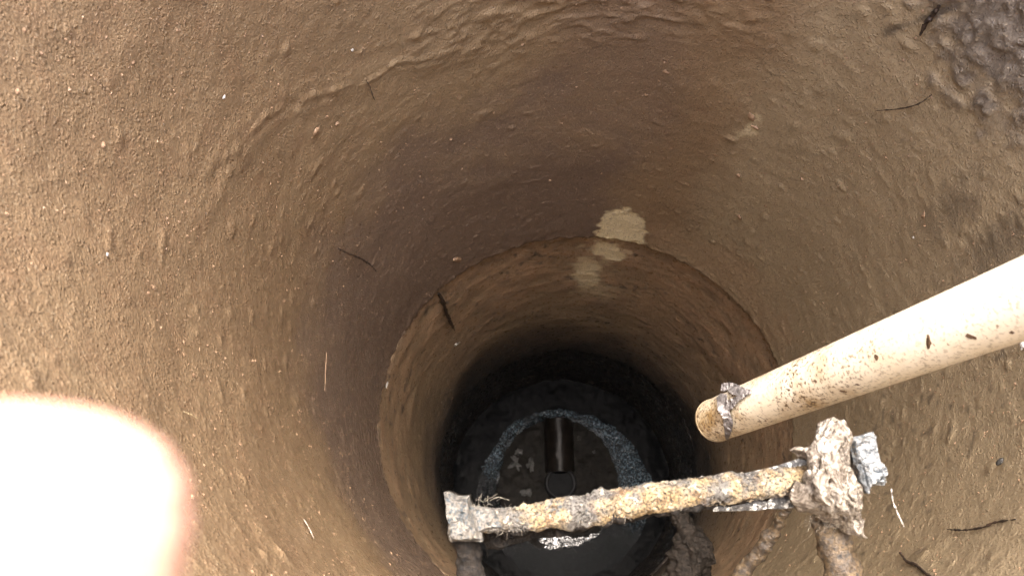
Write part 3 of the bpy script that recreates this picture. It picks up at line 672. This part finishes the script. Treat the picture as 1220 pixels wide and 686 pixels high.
twig('straw', [(219, 490), (226, 493), (235, 498)], .0006, M_STRAW, 'short pale straw on the tan wall above the blurred fingertip', 'straw', inset=.004)
twig('straw', [(389, 420), (388, 440), (387, 466)], .0010, M_TAN, 'long tan straw standing upright on the wall left of the joint', 'straw', inset=.003)
twig('straw', [(362, 618), (368, 628), (374, 641)], .0007, M_PALE, 'short greyish straw low on the dark left wall', 'straw', inset=.003)
def wall_n(P_): n_ = np.array([-P_[0], -P_[1], 0]); return n_/np.linalg.norm(n_)
for i, (px, py, s, st, mt, R_, lab) in enumerate([
        (544, 410, .007, 2.2, M_WHITE, .503, 'pale grey flake on the second ring below the thick root'),
        (461, 458, .004, 2.0, M_WHITE, .503, 'tiny white fleck at the left joint of the rings'),
        (1191, 549, .004, 1.3, M_SCUM, .5, 'small grey pebble on the right wall level with the rag'),
        (1218, 411, .0045, 1.4, M_WHITE, .5, 'whitish lump under the cream pipe at the right photo edge'),
        (420, 60, .0022, 1.2, M_WHITE, .5, 'small white speck on the wall near the top left ridge'),
        (267, 116, .0020, 1.2, M_WHITE, .5, 'small white speck on the upper left wall'),
        (128, 303, .0016, 1.2, M_WHITE, .5, 'tiny pale lump on the left wall high above the fingertip'),
        (378, 156, .0045, 1.8, M_TAN, .5, 'tan mud clod on the raised ridge at upper left'),
        (402, 148, .0035, 1.2, M_TAN, .5, 'smaller tan clod just right of the ridge clod'),
        (794, 86, .0045, 1.3, M_TAN, .5, 'tan mud clod alone on the upper back wall'),
        (545, 309, .0085, 2.0, M_TAN, .5, 'tan mud lump just above the joint on the left'),
        (612, 286, .0080, 2.6, M_TAN, .5, 'flat tan mud lump on the lip of the joint near its top'),
        (895, 140, .0050, 2.2, M_TAN, .5, 'pinkish tan mortar flake on the back right wall, highest of its cluster'),
        (899, 152, .0045, 1.6, M_TAN, .5, 'pinkish tan mortar flake just below the highest of its cluster'),
        (880, 210, .0040, 1.6, M_TAN, .5, 'lowest mortar flake of the cluster on the back right wall'),
        (853, 185, .0035, 1.5, M_TAN, .5, 'mortar flake left of the cluster on the back right wall'),
        (881, 259, .0050, 1.5, M_TAN, .5, 'single tan flake right of the pale bare patch'),
        (929, 448, .010, 1.4, M_BROWNSL, .51, 'dark lump at the joint behind the cream pipe'),
        (1100, 257, .0030, 2.0, M_TAN, .5, 'curled tan flake by the dark staining on the right wall'),
        (1088, 283, .0022, 1.0, M_WHITE, .5, 'white dot beside the dark staining on the right wall'),
        ]):
    P_ = on_wall(px, py, R_, .003); clod('wall_clod', P_, wall_n(P_), s, mt, lab, 'clod', 'clods on the shaft wall', 900+i, .10 if mt is M_PALE else .45, st, adir=(-P_[1]*(1 if i % 2 else .3), P_[0]*(1 if i % 2 else .3), .02 if i % 2 else .3))
# grit spattered on the upper ring
r = np.random.default_rng(31); m_ = 18000
thg = r.uniform(-PI, PI, m_); zg = -.2 - 1.58*r.random(m_)
rg_ = r_upper(thg, zg) - .0005
pts = np.stack([rg_*np.cos(thg), rg_*np.sin(thg), zg], -1); nr = np.stack([-np.cos(thg), -np.sin(thg), 0*thg], -1)
flakes('grit', pts, nr, .00085, M_TAN, ring1, 32)

# ------------------------------------------------------------------ the photographer's hand, one fingertip at the lens
def mat_skin():
    k = NT('skin'); c = k.mix(k.ramp(k.noise(60, 4), [(.4, 0), (.65, 1)]), (.62, .36, .26), (.55, .30, .21))
    k.b.inputs['Subsurface Weight'].default_value = .15; k.b.inputs['Subsurface Radius'].default_value = (.006, .002, .001); k.b.inputs['Subsurface Scale'].default_value = .5
    return k.done(c, .5, k.bump(k.noise(900, 3), .2, .0004), .4)
def vw(x, y, z): return tuple(CAM + ROTN @ np.array([x, y, z]))
def skin_obj(name, nodes, mat, sub=2):
    """nodes: list of (pos, radius, parent index)"""
    me = bpy.data.meshes.new(name); me.from_pydata([n_[0] for n_ in nodes], [(n_[2], i) for i, n_ in enumerate(nodes) if n_[2] is not None], [])
    o = bpy.data.objects.new(name, me); COL.objects.link(o)
    o.modifiers.new('skin', 'SKIN'); s_ = o.modifiers.new('sub', 'SUBSURF'); s_.levels = sub; s_.render_levels = sub
    for i, n_ in enumerate(nodes):
        d_ = me.skin_vertices[0].data[i]; d_.radius = (n_[1], n_[1])
    me.skin_vertices[0].data[0].use_root = True
    me.materials.append(mat)
    return o
FT = (-.0328, -.0078, -.0560)       # the fingertip pad, in camera axes
N = [(vw(-.070, -.030, .120), .026, None), (vw(-.078, -.036, .085), .027, 0), (vw(-.084, -.040, .055), .023, 1)]
def finger(root, pts, rs):
    for q, (p_, r_) in enumerate(zip(pts, rs)): N.append((vw(*p_), r_, root if q == 0 else len(N)-1))
finger(2, [(-.074, -.046, .022), (-.064, -.046, -.018), (-.0455, -.0340, -.0490), (-.0348, -.0215, -.0550), FT], [.0125, .0118, .0122, .0126, .0114])
finger(2, [(-.096, -.034, .024), (-.088, -.020, -.004), (-.070, -.010, .004), (-.060, -.006, .020)], [.0125, .0105, .0095, .008])
finger(2, [(-.110, -.020, .034), (-.104, -.002, .010), (-.086, .006, .012), (-.076, .008, .026)], [.0115, .0100, .0090, .0078])
finger(1, [(-.112, -.010, .062), (-.112, .010, .042), (-.098, .020, .034), (-.088, .020, .044)], [.0100, .0088, .0078, .0068])
finger(1, [(-.050, -.050, .075), (-.030, -.050, .060), (-.012, -.044, .052)], [.0130, .0115, .0095])
i0 = len(N); N.append((vw(-.055, -.020, .165), .024, 0)); N.append((vw(-.02, .02, .32), .034, i0)); N.append((vw(.0, .05, .46), .040, i0+1))
hand = skin_obj('person', N, mat_skin())
tag(hand, 'photographer\'s sunlit fingertip, blurred and blown out at the lower left corner', 'person')
